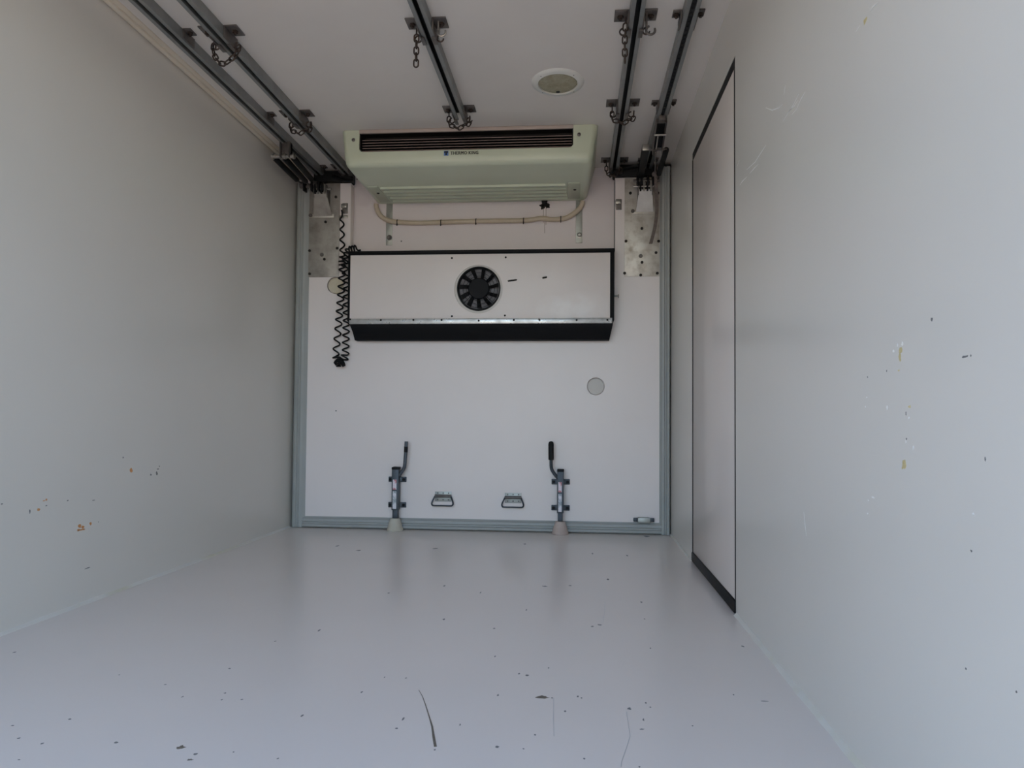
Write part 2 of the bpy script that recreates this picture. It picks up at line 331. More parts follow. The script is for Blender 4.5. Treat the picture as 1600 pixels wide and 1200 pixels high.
# marks on the surfaces: thin chips and scratches
def blob(b, kind, u, v, ru, rv, face, th=.0004, n=9):
    def P(a, c, h):
        if kind == 'floor': return (a, c, h)
        return (face + (h if kind == 'left' else -h), a, c)
    k = [random.uniform(.6, 1.25) for _ in range(n)]; ph = random.uniform(0, 6)
    lo = [b.verts.new(P(u+ru*k[i]*math.cos(2*math.pi*i/n+ph), v+rv*k[i]*math.sin(2*math.pi*i/n+ph), .0)) for i in range(n)]
    hi = [b.verts.new(P(u+ru*.9*k[i]*math.cos(2*math.pi*i/n+ph), v+rv*.9*k[i]*math.sin(2*math.pi*i/n+ph), th)) for i in range(n)]
    b.faces.new(hi); b.faces.new(lo[::-1])
    for i in range(n): b.faces.new((lo[i], lo[(i+1)%n], hi[(i+1)%n], hi[i]))
def stroke(b, kind, pts, wds, face, th=.0004):
    def P(a, c, h):
        if kind == 'floor': return (a, c, h)
        return (face + (h if kind == 'left' else -h), a, c)
    L = []
    for i, p in enumerate(pts):
        q = pts[min(i+1, len(pts)-1)]; o = pts[max(i-1, 0)]
        t = Vector((q[0]-o[0], q[1]-o[1])).normalized(); n = Vector((-t.y, t.x)); wd = wds[i]
        L.append((P(p[0]+n.x*wd, p[1]+n.y*wd, 0), P(p[0]+n.x*wd, p[1]+n.y*wd, th), P(p[0]-n.x*wd, p[1]-n.y*wd, th), P(p[0]-n.x*wd, p[1]-n.y*wd, 0)))
    loft(b, L)
b = BM()
for c in FLOOR_CHIPS: blob(b, 'floor', *c, 0)
obj('paint_chips', b, M['chip'], floor, kind='stuff', smooth=0, label='scattered dark paint chips')
b = BM()
for c in FLOOR_BROWN: blob(b, 'floor', *c, 0, n=14)
obj('worn_patch', b, M['chipbrown'], floor, smooth=0, label='brown worn patches')
b = BM(); stroke(b, 'floor', FLOOR_SCRATCH, [.0005,.0009,.0012,.0014,.0022,.003,.0032], 0)
obj('floor_scratch', b, M['chipbrown'], floor, smooth=0, label='long dark scratch')
b = BM()
for q in FLOOR_HAIR: stroke(b, 'floor', q, [.0006]*len(q), 0)
obj('hairline_scratch', b, M['hair'], floor, smooth=0)
b = BM()
for c in LEFT_RUST: blob(b, 'left', *c, XL)
obj('rust_spots', b, M['rust'], wall_left, smooth=0, kind='stuff', label='orange brown rust spots')
b = BM()
for c in LEFT_GREY: blob(b, 'left', *c, XL)
obj('paint_chips', b, M['chip'], wall_left, smooth=0, kind='stuff', label='small grey chips')
b = BM()
for c in RIGHT_YELLOW: blob(b, 'right', *c, XR, n=7)
obj('bare_patches', b, M['yellow'], wall_right, smooth=0, kind='stuff', label='pale yellow bare patches')
b = BM()
for c in RIGHT_DARK: blob(b, 'right', *c, XR)
obj('paint_chips', b, M['chip'], wall_right, smooth=0, kind='stuff', label='small grey chips')
b = BM()
for c in RIGHT_WHITE: blob(b, 'right', *c, XR)
for q in RIGHT_SCRATCH: stroke(b, 'right', q, [.0006]+[.0016]*(len(q)-2)+[.0005], XR)
obj('scratches', b, M['scratch'], wall_right, smooth=0, kind='stuff', label='pale scratches')
b = BM()
for c in FRONTWALL_DOTS: lathe(b, [(.005,0),(.005,-.001)], c[0], YB, c[1], 'Y', 8)
obj('drilled_holes', b, M['chip'], wall_front, smooth=0)

# ------------------------------------------------------------------ movable partition
NX0, NX1, NZ = -1.487, .238, 1.795
part = thing('partition_wall', 'white movable partition with grey rubber edges closing the far end of the box', 'partition', (-.63, YP, 0))
b = BM()
prism(b, [(-1.79,.05),(.545,.05),(.545,2.268),(NX1,2.268),(NX1,NZ),(NX0,NZ),(NX0,2.262),(-1.79,2.262)], 1, YP, YP+.06)
panel = obj('panel', b, M['panel'], part)
PORTS = ((.121, .927, .057, 'plug'), (-1.583, 1.585, .056, 'plugcream'))
cs = []
for (x, z, r, _) in PORTS:
    c_ = BM(); lathe(c_, [(r,-.03),(r,.03)], x, YP, z, 'Y', 40); cs.append(c_)
cut(panel, cs)
for (x, z, r, mm) in PORTS:
    b = BM(); lathe(b, [(r-.0045,.058),(r-.0045,.016 if mm=='plug' else .010),(r-.007,.013 if mm=='plug' else .008),(.004,.012 if mm=='plug' else .006)], x, YP, z, 'Y', 40)
    obj('port_plug', b, M[mm], part, label='round grey recessed plug' if mm=='plug' else 'round cream plug')
def sealprof(x0, x1, s):
    """ribbed rubber section across the width, 0 = outer edge."""
    w_ = x1-x0
    return [(x0,0),(x0,-.010),(x0+.12*w_,-.022),(x0+.30*w_,-.022),(x0+.38*w_,-.012),(x0+.50*w_,-.012),(x0+.58*w_,-.020),(x0+.80*w_,-.018),(x0+.9*w_,-.006),(x1,-.004),(x1,.02),(x0,.06)]
b = BM(); prism(b, [(x, YP+y) for x, y in sealprof(-1.848, -1.762, 1)], 2, .002, 2.262); obj('edge_seal', b, M['seal'], part, label='grey rubber side seal', smooth=50)
b = BM(); prism(b, [(x, YP+y) for x, y in sealprof(.586, .520, -1)], 2, .002, 2.325); obj('edge_seal', b, M['seal'], part, label='grey rubber side seal', smooth=50)
b = BM(); prism(b, [(YP+y, z) for z, y in sealprof(.002, .074, 1)], 0, -1.776, .532); obj('bottom_seal', b, M['seal'], part, label='grey rubber bottom seal', smooth=50)
b = BM(); box(b, .517, .590, YP-.02, YP+.06, 2.325, 2.337, .004); obj('seal_cap', b, M['black'], part, label='black end cap')
for x0, x1, z0 in ((-1.735, -1.475, 2.262), (.222, .500, 2.262)):
    b = BM(); box(b, x0, x1, YP-.03, YP+.06, z0, 2.34, .012); obj('top_seal', b, M['black'], part, label='black rubber top seal')
b = BM()
tube(b, bez([(.20,YP-.03,2.262),(.235,YP-.05,2.285),(.30,YP-.04,2.31),(.40,YP-.04,2.325)],6), .011, 8); obj('seal_flap', b, M['black'], part, label='torn black rubber flap')
b = BM(); tube(b, bez([(-1.60,YP-.03,2.30),(-1.545,YP-.045,2.275),(-1.50,YP-.045,2.262),(-1.462,YP-.035,2.268)],6), .013, 8); obj('seal_flap', b, M['black'], part, label='torn black rubber flap')
def plate(x0, x1, z0, z1, bolts, light, mm, lab):
    b = BM(); box(b, x0, x1, YP-.005, YP, z0, z1, .001); p = obj('mounting_plate', b, M[mm], part, label=lab)
    b = BM(); lathe(b, [(.009,0),(.009,-.005),(.006,-.008)], 0,0,0,'Y',12); me = mesh('bolt', b, M['grime'])
    for x, z in bolts: put('bolt', me, p, (x, YP-.005, z))
    b = BM(); lathe(b, [(.013,0),(.013,-.003)], 0,0,0,'Y',12); me = mesh('washer', b, M['galvdark'])
    for x, z in light: put('washer', me, p, (x, YP-.005, z))
    xm = (x0+x1)/2
    return p
plate(-1.772, -1.560, 1.640, 2.262, LEFT_BOLTS, LEFT_LIGHTBOLT, 'plateshaded', 'grey aluminium plate with shade in its colour')
plate(.299, .518, 1.627, 2.262, RIGHT_BOLTS, RIGHT_LIGHTBOLT, 'plate', 'stained bright aluminium plate')
def hinge(xc, wt, wb, z0, z1, mm):
    h = obj('hinge_bracket', (lambda b: (loft(b, [[(xc-wb,YP-.006,z0),(xc+wb,YP-.006,z0),(xc+wb,YP-.012,z0-.002),(xc-wb,YP-.012,z0-.002)],
        [(xc-wt,YP-.065,z1),(xc+wt,YP-.065,z1),(xc+wt,YP-.072,z1-.002),(xc-wt,YP-.072,z1-.002)]]), b)[1])(BM()), M[mm], part, label='folded sheet bracket', smooth=0)
    for s in (-1, 1):
        b = BM(); prism(b, [(YP-.006,z0),(YP-.006,z1+.02),(YP-.075,z1+.02),(YP-.07,z1-.01)], 0, xc+s*wt, xc+s*(wt+.006)); obj('cheek', b, M['galvdark'], h, smooth=0)
    for k in range(4):
        x = xc-wt+.008+k*(2*wt-.016)/3
        b = BM(); prism(b, [(YP-.03,z1-.012),(YP-.03,z1+.05),(YP-.085,z1+.05),(YP-.085,z1-.012)], 0, x-.005, x+.005); obj('lug', b, M['steel'] if k%2 else M['blackpaint'], h, smooth=0)
    b = BM(); cyl(b, (xc-wt-.035,YP-.06,z1+.022), (xc+wt+.03,YP-.06,z1+.022), .008, 10); obj('pivot_pin', b, M['steel'], h)
    b = BM(); box(b, xc-wb-.03, xc+wb+.012, YP-.010, YP-.005, z0-.012, z0+.012, .002); obj('foot_strip', b, M['plate'], h)
    b = BM(); lathe(b, [(.012,0),(.012,-.01),(.007,-.014)], xc-wb-.02, YP-.008, z0+.003, 'Y', 8); obj('bolt', b, M['galvdark'], h)
hinge(-1.672, .040, .062, 2.045, 2.185, 'plateshaded')  # left bracket takes the plate colour darkened for shade
hinge(.425, .040, .055, 2.040, 2.165, 'bright')
# small recessed strikes on the white strips beside the notch
for (x, z) in ((-1.525, 2.102), (.262, 2.098)):
    b = BM(); box(b, x-.018, x+.018, YP-.004, YP, z-.042, z+.026, .001); s_ = obj('strike_plate', b, M['galvdark'], part, label='small dark steel strike plate')
    b = BM(); box(b, x-.022, x+.014, YP-.022, YP-.004, z-.008, z+.018, .003); obj('catch', b, M['steel'], s_)
b = BM(); box(b, -1.567, -1.505, YP-.01, YP, 2.030, 2.046, .003); obj('cable_clip', b, M['steel'], part)
b = BM(); box(b, NX1-.002, NX1+.0015, YP-.001, YP+.06, NZ, 2.25); obj('notch_edging', b, M['chip'], part)
b = BM(); box(b, NX0-.003, NX0+.002, YP-.001, YP+.06, NZ, 2.25); obj('notch_edging', b, M['door'], part)
# chest handles
def handle(xc, zt):
    b = BM(); box(b, xc-.053, xc+.053, YP-.003, YP, zt-.06, zt+.004, .001); h = obj('pull_handle', b, M['strap'], part, label='trapezoid wire pull handle on a small plate')
    b = BM(); cyl(b, (xc-.053,YP-.010,zt-.024), (xc+.053,YP-.010,zt-.024), .010, 12); obj('hinge_barrel', b, M['galvdark'], h)
    b = BM(); P = [(xc-.05,YP-.014,zt-.024),(xc-.056,YP-.018,zt-.035),(xc-.068,YP-.028,zt-.064),(xc-.066,YP-.032,zt-.078),(xc-.054,YP-.034,zt-.083),(xc,YP-.034,zt-.083),(xc+.054,YP-.034,zt-.083),(xc+.066,YP-.032,zt-.078),(xc+.068,YP-.028,zt-.064),(xc+.056,YP-.018,zt-.035),(xc+.05,YP-.014,zt-.024)]
    tube(b, bez(P, 4), .0052, 8); obj('bail', b, M['lockdark'], h)
    for dx in (-.035, 0, .035):
        for dz in (-.006, -.048):
            b = BM(); lathe(b, [(.005,0),(.004,-.003)], xc+dx, YP-.003, zt+dz, 'Y', 8); obj('rivet', b, M['galvdark'], h)
handle(-.851, .243); handle(-.400, .241)
b = BM(); box(b, .385, .462, YP-.035, YP, .074, .108, .004); lt = obj('bottom_latch', b, M['strap'], part, label='small grey slide latch above the bottom seal')
for x in (.372, .475):
    b = BM(); box(b, x-.013, x+.013, YP-.022, YP, .080, .104, .003); obj('latch_end', b, M['lockdark'], lt, label='dark end block')
b = BM(); lathe(b, [(.005,0),(.004,-.002)], -1.566, YP, .761, 'Y', 7); obj('dent', b, M['chip'], part)

# floor locks: square tube, lever, brackets, rubber foot
def floor_lock(xc, lab, w2, side, rubber, foot_mat, grip, tilt):
    t = thing('floor_lock', lab, 'floor lock', (xc, 4.75, 0), 'floor locks at the foot of the partition')
    yc = 4.752
    b = BM(); box(b, xc-w2, xc+w2, yc-.028, yc+.03, .13, .398, .004); body = obj('body', b, M['lock'], t)
    b = BM(); box(b, xc-w2-.001, xc+w2+.001, yc-.030, yc+.031, .388, .404, .003); obj('top_cap', b, M['black'], body)
    b = BM(); box(b, xc-w2*.75, xc+w2*.75, yc-.02, yc+.022, .072, .14, .003); obj('plunger', b, M['lockdark'], t)
    b = BM(); lathe(b, [(.052,.0),(.052,.010),(.047,.02),(.040,.05),(.033,.068),(.030,.078)], xc, yc-.012, .0005, 'Z', 28); obj('rubber_foot', b, M[foot_mat], t, label=rubber)
    for z in (.322, .158):
        b = BM(); box(b, xc-.058, xc+.058, YP-.016, YP, z-.017, z+.017, .003); br = obj('bracket', b, M['lockdark'], t)
        b = BM(); box(b, xc-w2-.012, xc+w2+.012, YP-.03, YP-.014, z-.014, z+.014, .002); obj('clamp', b, M['lock'], br)
        for s in (-1, 1):
            b = BM(); lathe(b, [(.010,0),(.010,-.007)], xc+s*.044, YP-.016, z, 'Y', 6); obj('bolt', b, M['blackpaint'], br)
    s = side; x0 = xc+s*w2*.8
    b = BM(); P = [(x0-s*.006,yc-.012,.345),(x0+s*.012,yc-.014,.362),(x0+s*.036,yc-.016,.398),(x0+s*.042,yc-.017,.425),(x0+s*(.042+tilt*.4),yc-.017,.48),(x0+s*(.042+tilt),yc-.018,.568)]
    tube(b, bez(P, 6), .011, 10); lv = obj('lever', b, M['lockdark'] if grip else M['lock'], t)
    b = BM()
    if grip: tube(b, [(x0+s*(.042+tilt*.4),yc-.017,.462),(x0+s*(.042+tilt*.4),yc-.017,.47),(x0+s*(.042+tilt*.95),yc-.018,.562),(x0+s*(.042+tilt),yc-.018,.574),(x0+s*(.042+tilt),yc-.018,.579)], [.0165,.0175,.0175,.014,.006], 14); obj('grip', b, M['black'], lv, label='black rubber grip')
    else: tube(b, [(x0+s*(.042+tilt*.6),yc-.017,.500),(x0+s*(.042+tilt*.75),yc-.0175,.535)], .0125, 12); obj('worn_band', b, M['blackpaint'], lv, label='remains of a black grip')
    b = BM(); box(b, xc-w2*.62, xc+w2*.42, yc-.0295, yc-.028, .262, .325); obj('label', b, M['labelred'], body, label='small white and red warning label')
    b = BM(); box(b, xc-w2*.62, xc+w2*.42, yc-.0295, yc-.028, .140, .252); obj('label', b, M['label'], body, label='long worn white label')
floor_lock(-1.149, 'steel floor lock with bare bent lever on a cream rubber foot', .0225, 1, 'cream rubber foot', 'cream', False, .008)
floor_lock(-.098, 'steel floor lock with black gripped lever on a tan rubber foot', .0205, -1, 'tan rubber foot', 'tan', True, .002)

# ------------------------------------------------------------------ fan unit on the partition
FX, FZ = -.617, 1.530
fan = thing('fan_unit', 'long white box with a round black fan hung on the partition', 'fan box', (-.617, 4.73, 1.2))
b = BM(); box(b, -1.462, .230, 4.675, 4.799, 1.330, 1.771, .005); bodyf = obj('casing', b, M['blackpaint'], fan, label='black casing')
c_ = BM(); lathe(c_, [(.165,-.02),(.165,.09)], FX, 4.675, FZ, 'Y', 48); cut(bodyf, [c_])
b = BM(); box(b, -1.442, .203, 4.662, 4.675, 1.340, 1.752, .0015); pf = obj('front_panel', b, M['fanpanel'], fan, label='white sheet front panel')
c_ = BM(); lathe(c_, [(.153,-.03),(.153,.03)], FX, 4.668, FZ, 'Y', 64)
cc = [c_]
for (x0,z0,x1,z1,h) in ((SLITS[0][0],SLITS[0][1],SLITS[1][0],SLITS[1][1],.0055),(SLITS[2][0],SLITS[2][1],SLITS[3][0],SLITS[3][1],.0065)):
    q = BM(); L = [(x0,z0-h),(x1,z1-h),(x1+.005,z1),(x1,z1+h),(x0,z0+h),(x0-.005,z0)]; prism(q, L, 1, 4.64, 4.70); cc.append(q)
cut(pf, cc)
b = BM(); box(b, -1.442, .216, 4.654, 4.662, 1.312, 1.345, .001); box(b, -1.442, .216, 4.662, 4.675, 1.312, 1.318); st = obj('bottom_angle', b, M['alu'], fan, label='bare aluminium angle strip')
b = BM(); lathe(b, [(.0065,0),(.005,-.003)], 0,0,0,'Y',10); me = mesh('screw', b, M['blackpaint'])
for x, z in STRIP_SCREWS: put('screw', me, st, (x, 4.654, z))
for x, z in PANEL_SCREWS: put('screw', me, pf, (x, 4.662, z))
b = BM(); rings = []
for (dz, y, xa, xb) in ((1.318,4.664,-1.446,.222),(1.300,4.668,-1.438,.220),(1.262,4.695,-1.430,.212),(1.216,4.735,-1.428,.202)):
    rings.append([(xa,y,dz),(xb,y,dz),(xb,4.799,dz),(xa,4.799,dz)])
loft(b, rings); obj('lower_skirt', b, M['blackpaint'], fan, label='black skirt below the panel')
b = BM(); box(b, -1.466, .234, 4.69, 4.799, 1.766, 1.786, .004); obj('top_rim', b, M['black'], fan, label='black rubber rim')
b = BM(); cyl(b, (.23,4.75,1.495), (.262,4.75,1.495), .006, 8); cyl(b, (.256,4.75,1.495), (.262,4.75,1.495), .012, 8); obj('side_bolt', b, M['steel'], fan)
# the fan itself
b = BM(); annulus(b, [(.1525,.02),(.1525,-.002),(.137,-.002),(.137,.02)], FX, 4.672, FZ, 56); obj('mounting_flange', b, M['plug'], fan, label='pale mounting flange')
fg = obj('axial_fan', (lambda b: (annulus(b, [(.138,.06),(.138,-.006),(.131,-.006),(.127,.06)], FX, 4.672, FZ+.006, 56), b)[1])(BM()), M['black'], fan, label='black axial fan')
b = BM(); lathe(b, [(.128,.034),(.128,.026)], FX, 4.672, FZ+.006, 'Y', 48)
for r in (.07,.08,.09,.10,.11,.12): annulus(b, [(r-.002,.020),(r+.002,.020),(r+.002,.027),(r-.002,.027)], FX, 4.672, FZ+.006, 40)
obj('rear_grille', b, M['fin'], fg, label='grey ringed rear grille')
b = BM(); lathe(b, [(.068,.03),(.068,.002),(.062,-.004),(.02,-.005)], FX, 4.672, FZ+.006, 'Y', 36); obj('hub', b, M['graphite'], fg)
for k in range(11):
    a = 2*math.pi*k/11+.12; b = BM(); L = []
    for (r, da, dw, y0) in ((.06,0,.013,.000),(.09,.03,.015,-.001),(.126,.07,.018,-.002)):
        ca, sa = math.cos(a+da), math.sin(a+da); tx, tz = -sa, ca
        L.append([(FX+r*ca-tx*dw*.75, 4.672+y0, FZ+.006+r*sa-tz*dw*.75), (FX+r*ca+tx*dw*.75, 4.672+y0+.014, FZ+.006+r*sa+tz*dw*.75),
                  (FX+r*ca+tx*dw*.75, 4.672+y0+.017, FZ+.006+r*sa+tz*dw*.75), (FX+r*ca-tx*dw*.75, 4.672+y0+.003, FZ+.006+r*sa-tz*dw*.75)])
    loft(b, L); obj('blade', b, M['blackpaint'], fg)
b = BM()
for r in (.078,.100,.122):
    tube(b, [(FX+r*math.cos(2*math.pi*k/40), 4.669, FZ+.006+r*math.sin(2*math.pi*k/40)) for k in range(40)], .0015, 5, cyclic=True)
for k in range(4):
    a = math.pi/4+k*math.pi/2; cyl(b, (FX+.055*math.cos(a),4.669,FZ+.006+.055*math.sin(a)), (FX+.134*math.cos(a),4.669,FZ+.006+.134*math.sin(a)), .002, 6)
obj('wire_guard', b, M['graphite'], fg)

# ------------------------------------------------------------------ coiled cable hanging left of the fan unit
def coil(path, turns, r):
    """helix round a polyline path; path pts with local radius."""
    P = [Vector(p[:3]) for p in path]; T = [p[3] for p in path]          # cumulative turns at each path point
    out = []
    for i in range(len(P)-1):
        n = max(int(abs(T[i+1]-T[i])*12), 2); dvec = (P[i+1]-P[i]).normalized()
        s = dvec.cross(Vector((0,1,0))); 
        if s.length < .1: s = Vector((1,0,0))
        s.normalize(); u = s.cross(dvec).normalized()
        r0, r1 = path[i][4], path[i+1][4]
        for k in range(n):
            f = k/n; a = 2*math.pi*(T[i]+(T[i+1]-T[i])*f); rr = r0+(r1-r0)*f
            out.append(P[i].lerp(P[i+1], f)+(s*math.cos(a)+u*math.sin(a)*.8)*rr)
    out.append(P[-1]); return out
yc = 4.765
path = [(-1.540,yc,2.075,0,.002),(-1.536,yc,2.03,.3,.012),(-1.528,yc,1.78,4.0,.016),(-1.530,yc,1.745,5.2,.020),(-1.526,yc,1.70,7.2,.021),
        (-1.530,yc,1.60,9.0,.021),(-1.546,yc,1.33,14.0,.021),(-1.562,yc,1.12,17.2,.020),(-1.552,yc,1.09,18.4,.026),(-1.532,yc-.004,1.072,20.6,.030),(-1.510,yc-.004,1.082,22.8,.028),
        (-1.497,yc,1.13,24.4,.021),(-1.495,yc,1.35,29.0,.020),(-1.500,yc,1.60,33.8,.020),(-1.505,yc-.02,1.71,36.0,.021),(-1.498,yc-.02,1.770,37.6,.020),(-1.480,4.735,1.806,39.2,.018),(-1.43,4.735,1.816,42.2,.018),(-1.40,4.745,1.806,42.6,.004)]
b = BM(); tube(b, coil(path, 0, 0), .0055, 6)
tag(obj('coiled_cable', b, M['black'], smooth=80), 'black coiled spiral cable hanging beside the left end of the fan box', 'cable')

# ------------------------------------------------------------------ evaporator under the ceiling
ev = thing('evaporator', 'pale green cooling unit with black grille slot under the ceiling', 'cooling unit', (-.62, 4.86, 2.1))
ZT, ZB2, YF = 2.354, 2.146, 4.142
def evring(x, ins, wl, wr):
    """YZ outline at station x, inset near the ends."""
    yf, zb = YF+ins, ZB2+ins*.8
    pts = [(4.868, ZT), (yf, ZT), (yf+.001, zb+.055), (yf+.004, zb+.024), (yf+.010, zb+.011), (yf+.020, zb+.003), (yf+.036, zb), (4.50, zb-.003), (4.80, zb-.006), (4.868, zb-.006)]
    out = []
    for (y, z) in pts:
        d_ = (ZT-z)/(ZT-ZB2); back = (y-YF)/(4.868-YF)
        out.append((x + wl*(.022*d_*(1-.6*back)+.004*back) - wr*(.030*d_+.026*back*d_), y, z))
    return out
b = BM(); rings = []; r0 = .035; X0, X1 = -1.347, .112
for k in range(7):
    a = k/6*math.pi/2; rings.append(evring(X0+r0*(1-math.sin(a)) if False else X0+r0*(1-math.cos(a)), r0*(1-math.sin(a)), 1, 0))
for k in range(1, 20):
    f = k/20; rings.append(evring(X0+r0+(X1-X0-2*r0)*f, 0, 1-f, f))
for k in range(6, -1, -1):
    a = k/6*math.pi/2; rings.append(evring(X1-r0*(1-math.cos(a)), r0*(1-math.sin(a)), 0, 1))
loft(b, rings)
hs = obj('housing', b, M['evap'], ev, label='pale green moulded housing', smooth=28)
SX0, SX1, SZ0, SZ1 = -1.240, -.026, 2.228, 2.334
def rrect(x0, x1, z0, z1, r):
    L = [(x1, z1), (x0, z1)]
    for cx, a0 in ((x0+r, math.pi), (x1-r, 1.5*math.pi)):
        for k in range(6): a = a0+k/5*math.pi/2; L.append((cx+r*math.cos(a), z0+r+r*math.sin(a)))
    return L
c_ = BM(); prism(c_, rrect(SX0, SX1, SZ0, ZT+.01, .022), 1, YF-.05, YF+.12); cut(hs, [c_])
b = BM(); x0, x1, z0, z1 = SX0+.002, SX1-.002, SZ0+.002, ZT
box(b, x0, x1, YF+.10, YF+.118, z0, z1); box(b, x0, x1, YF+.02, YF+.10, z0, z0+.004); box(b, x0, x0+.004, YF+.004, YF+.10, z0+.02, z1); box(b, x1-.004, x1, YF+.004, YF+.10, z0+.02, z1); box(b, x0, x1, YF+.013, YF+.10, ZT-.008, ZT-.001)
obj('grille_liner', b, M['grille'], ev, label='dark grille recess')
for k in range(5):
    z = SZ0+.009+k*.0155
    b = BM(); prism(b, [(YF+.022,z),(YF+.026,z+.0045),(YF+.085,z+.02),(YF+.085,z+.016)], 0, SX0+.01, SX1-.005); s_ = obj('slat', b, M['grille'], ev, label='dark louvre slat', smooth=0)
    b = BM(); box(b, SX0+.012, SX1-.007, YF+.0195, YF+.0225, z, z+.0035); obj('slat_edge', b, M['slatm'], s_, smooth=0)
b = BM(); box(b, SX0-.001, SX1+.001, YF-.004, YF+.012, SZ1, ZT-.0005, .001); obj('top_strip', b, M['strip'], ev, label='beige metal strip over the grille')
for k in range(5):
    y = 4.53+k*.068
    b = BM(); xr = [-1.215+.012*k/4, -.075+.01*k/4]
    loft(b, [[(x, y-.016, ZB2+.004), (x, y-.013, ZB2-.016), (x, y+.006, ZB2-.019), (x, y+.030, ZB2+.004)] for x in (xr[0], xr[1])])
    obj('rib', b, M['evap'], ev, label='long moulded rib', smooth=60)
for x0, x1 in ((-1.295, -1.228), (-.06, .015)):
    b = BM(); box(b, x0, x1, 4.50, 4.82, ZB2-.009, ZB2+.008, .003); p_ = obj('end_pad', b, M['evappad'], ev, label='flat screwed end pad')
    b = BM(); lathe(b, [(.010,0),(.008,-.004)], (x0+x1)/2+.005, 4.62, ZB2-.009, 'Z', 10); obj('screw', b, M['grime'], p_)
b = BM(); lathe(b, [(.010,0),(.010,-.004),(.006,-.006)], 0,0,0,'Y',12); me = mesh('screw', b, M['galvdark'])
put('screw', me, ev, (-1.274, YF, 2.298)); put('screw', me, ev, (.006, YF, 2.298))
# lettering on the front
def text(name, s, size, x, z, y, m, parent, bold=.0):
    cu = bpy.data.curves.new(name, 'FONT'); cu.body = s; cu.size = size; cu.extrude = .0006; cu.offset = 0; cu.resolution_u = 3; cu.space_character = 1.12
    to = bpy.data.objects.new(name, cu); COL.objects.link(to)
    dg = bpy.context.evaluated_depsgraph_get(); dg.update()
    me = bpy.data.meshes.new_from_object(to.evaluated_get(dg)); bpy.data.objects.remove(to); bpy.data.curves.remove(cu)
    me.name = name
    tb = BM(); tb.from_mesh(me); src = tb.verts[:]+tb.edges[:]+tb.faces[:]     # bold: three copies side by side
    for dx in (-bold, bold):
        r = bmesh.ops.duplicate(tb, geom=src); bmesh.ops.translate(tb, verts=[v for v in r['geom'] if isinstance(v, bmesh.types.BMVert)], vec=(dx, 0, abs(dx)*.1))
    tb.to_mesh(me); tb.free()
    xs = [v.co.x for v in me.vertices]; wd = max(xs)-min(xs)
    me.transform(Matrix.Translation(Vector((x, y, z))-base(parent)) @ Matrix.Rotation(math.pi/2, 4, 'X') @ Matrix.Translation((-min(xs), 0, 0)))
    me.materials.clear(); me.materials.append(m)
    o = bpy.data.objects.new(name, me); COL.objects.link(o); o.parent = parent; return o, wd
tx, wd = text('lettering', 'THERMO KING', .0265, -.714, 2.2005, YF-.0012, M['ink'], ev, .0008)
sc = .158/wd
xb = -.714-base(ev).x; zb = 2.1995-base(ev).z
for v in tx.data.vertices: v.co.x = xb+(v.co.x-xb)*sc
b = BM(); box(b, -.752, -.726, YF-.0012, YF+.004, 2.196, 2.223); em = obj('emblem', b, M['blue'], ev, label='small blue square emblem', smooth=0)
b = BM(); box(b, -.7495, -.7285, YF-.0018, YF, 2.2145, 2.2205); box(b, -.743, -.735, YF-.0018, YF, 2.199, 2.2145); box(b, -.7495, -.7455, YF-.0018, YF, 2.210, 2.2145); box(b, -.7325, -.7285, YF-.0018, YF, 2.210, 2.2145); obj('emblem_mark', b, M['ink'], em, smooth=0)
# hanging straps screwed to the front wall
for x, bm_ in ((-1.245, 'galvdark'), (.010, 'steel')):
    b = BM(); box(b, x-.021, x+.021, YB-.006, YB-.0005, 1.862, 2.14, .001); s_ = obj('mounting_strap', b, M['strap'], ev, label='flat zinc strap')
    b = BM(); lathe(b, [(.018,0),(.018,-.004),(.013,-.005),(.013,-.014),(.009,-.017)], x+.003, YB-.006, 1.912, 'Y', 14); obj('bolt', b, M[bm_], s_)
# drain hose
b = BM(); P = [(-1.325,4.83,2.132),(-1.325,4.837,2.105),(-1.300,4.845,2.055),(-1.245,4.848,2.022),(-1.174,4.85,2.010),(-1.05,4.85,2.004),(-.894,4.85,2.006),(-.65,4.85,2.010),(-.35,4.85,2.010),(-.235,4.85,2.022),(-.17,4.85,2.014),(-.09,4.85,2.018),(-.03,4.846,2.045),(.02,4.842,2.09),(.034,4.835,2.128)]
tube(b, bez(P, 5), .0155, 12); hose = tag(obj('drain_hose', b, M['hose'], smooth=60), 'cream drain hose looping along the wall under the cooling unit', 'hose')
b = BM(); lathe(b, [(.0175,-.003),(.0185,0),(.0175,.003)], 0,0,0,'X',14); box(b, -.003, .003, -.02, -.012, -.027, -.014); me = mesh('cable_tie', b, M['grime'])
for x, z in ((-1.186,2.011),(-.894,2.006),(-.662,2.010),(-.35,2.010),(-.108,2.017)): put('cable_tie', me, hose, (x, 4.85, z))
# drain outlet and its stain
b = BM(); tube(b, [(-.215,4.85,2.14),(-.215,4.85,2.118)], [.022,.014], 10); d_ = obj('drain_outlet', b, M['grime'], ev, label='black grimy drain outlet')
b = BM()
for (x, z, rx, rz) in ((-.215,2.115,.034,.016),(-.225,2.10,.016,.016),(-.195,2.104,.016,.012)):
    n = 12; k = [random.uniform(.6,1.2) for _ in range(n)]
    prism(b, [(x+rx*k[i]*math.cos(2*math.pi*i/n), z+rz*k[i]*math.sin(2*math.pi*i/n)) for i in range(n)], 1, YB-.001, YB)
obj('drip_stain', b, M['grime'], wall_front, smooth=0, label='black drip stain')
b = BM()
for x, z0, z1 in ((-.222,2.0,2.11),(-.205,1.985,2.10),(-.213,1.93,2.02)): box(b, x-.0018, x+.0018, YB-.0006, YB, z0, z1)
obj('drip_streak', b, M['streak'], wall_front, smooth=0)

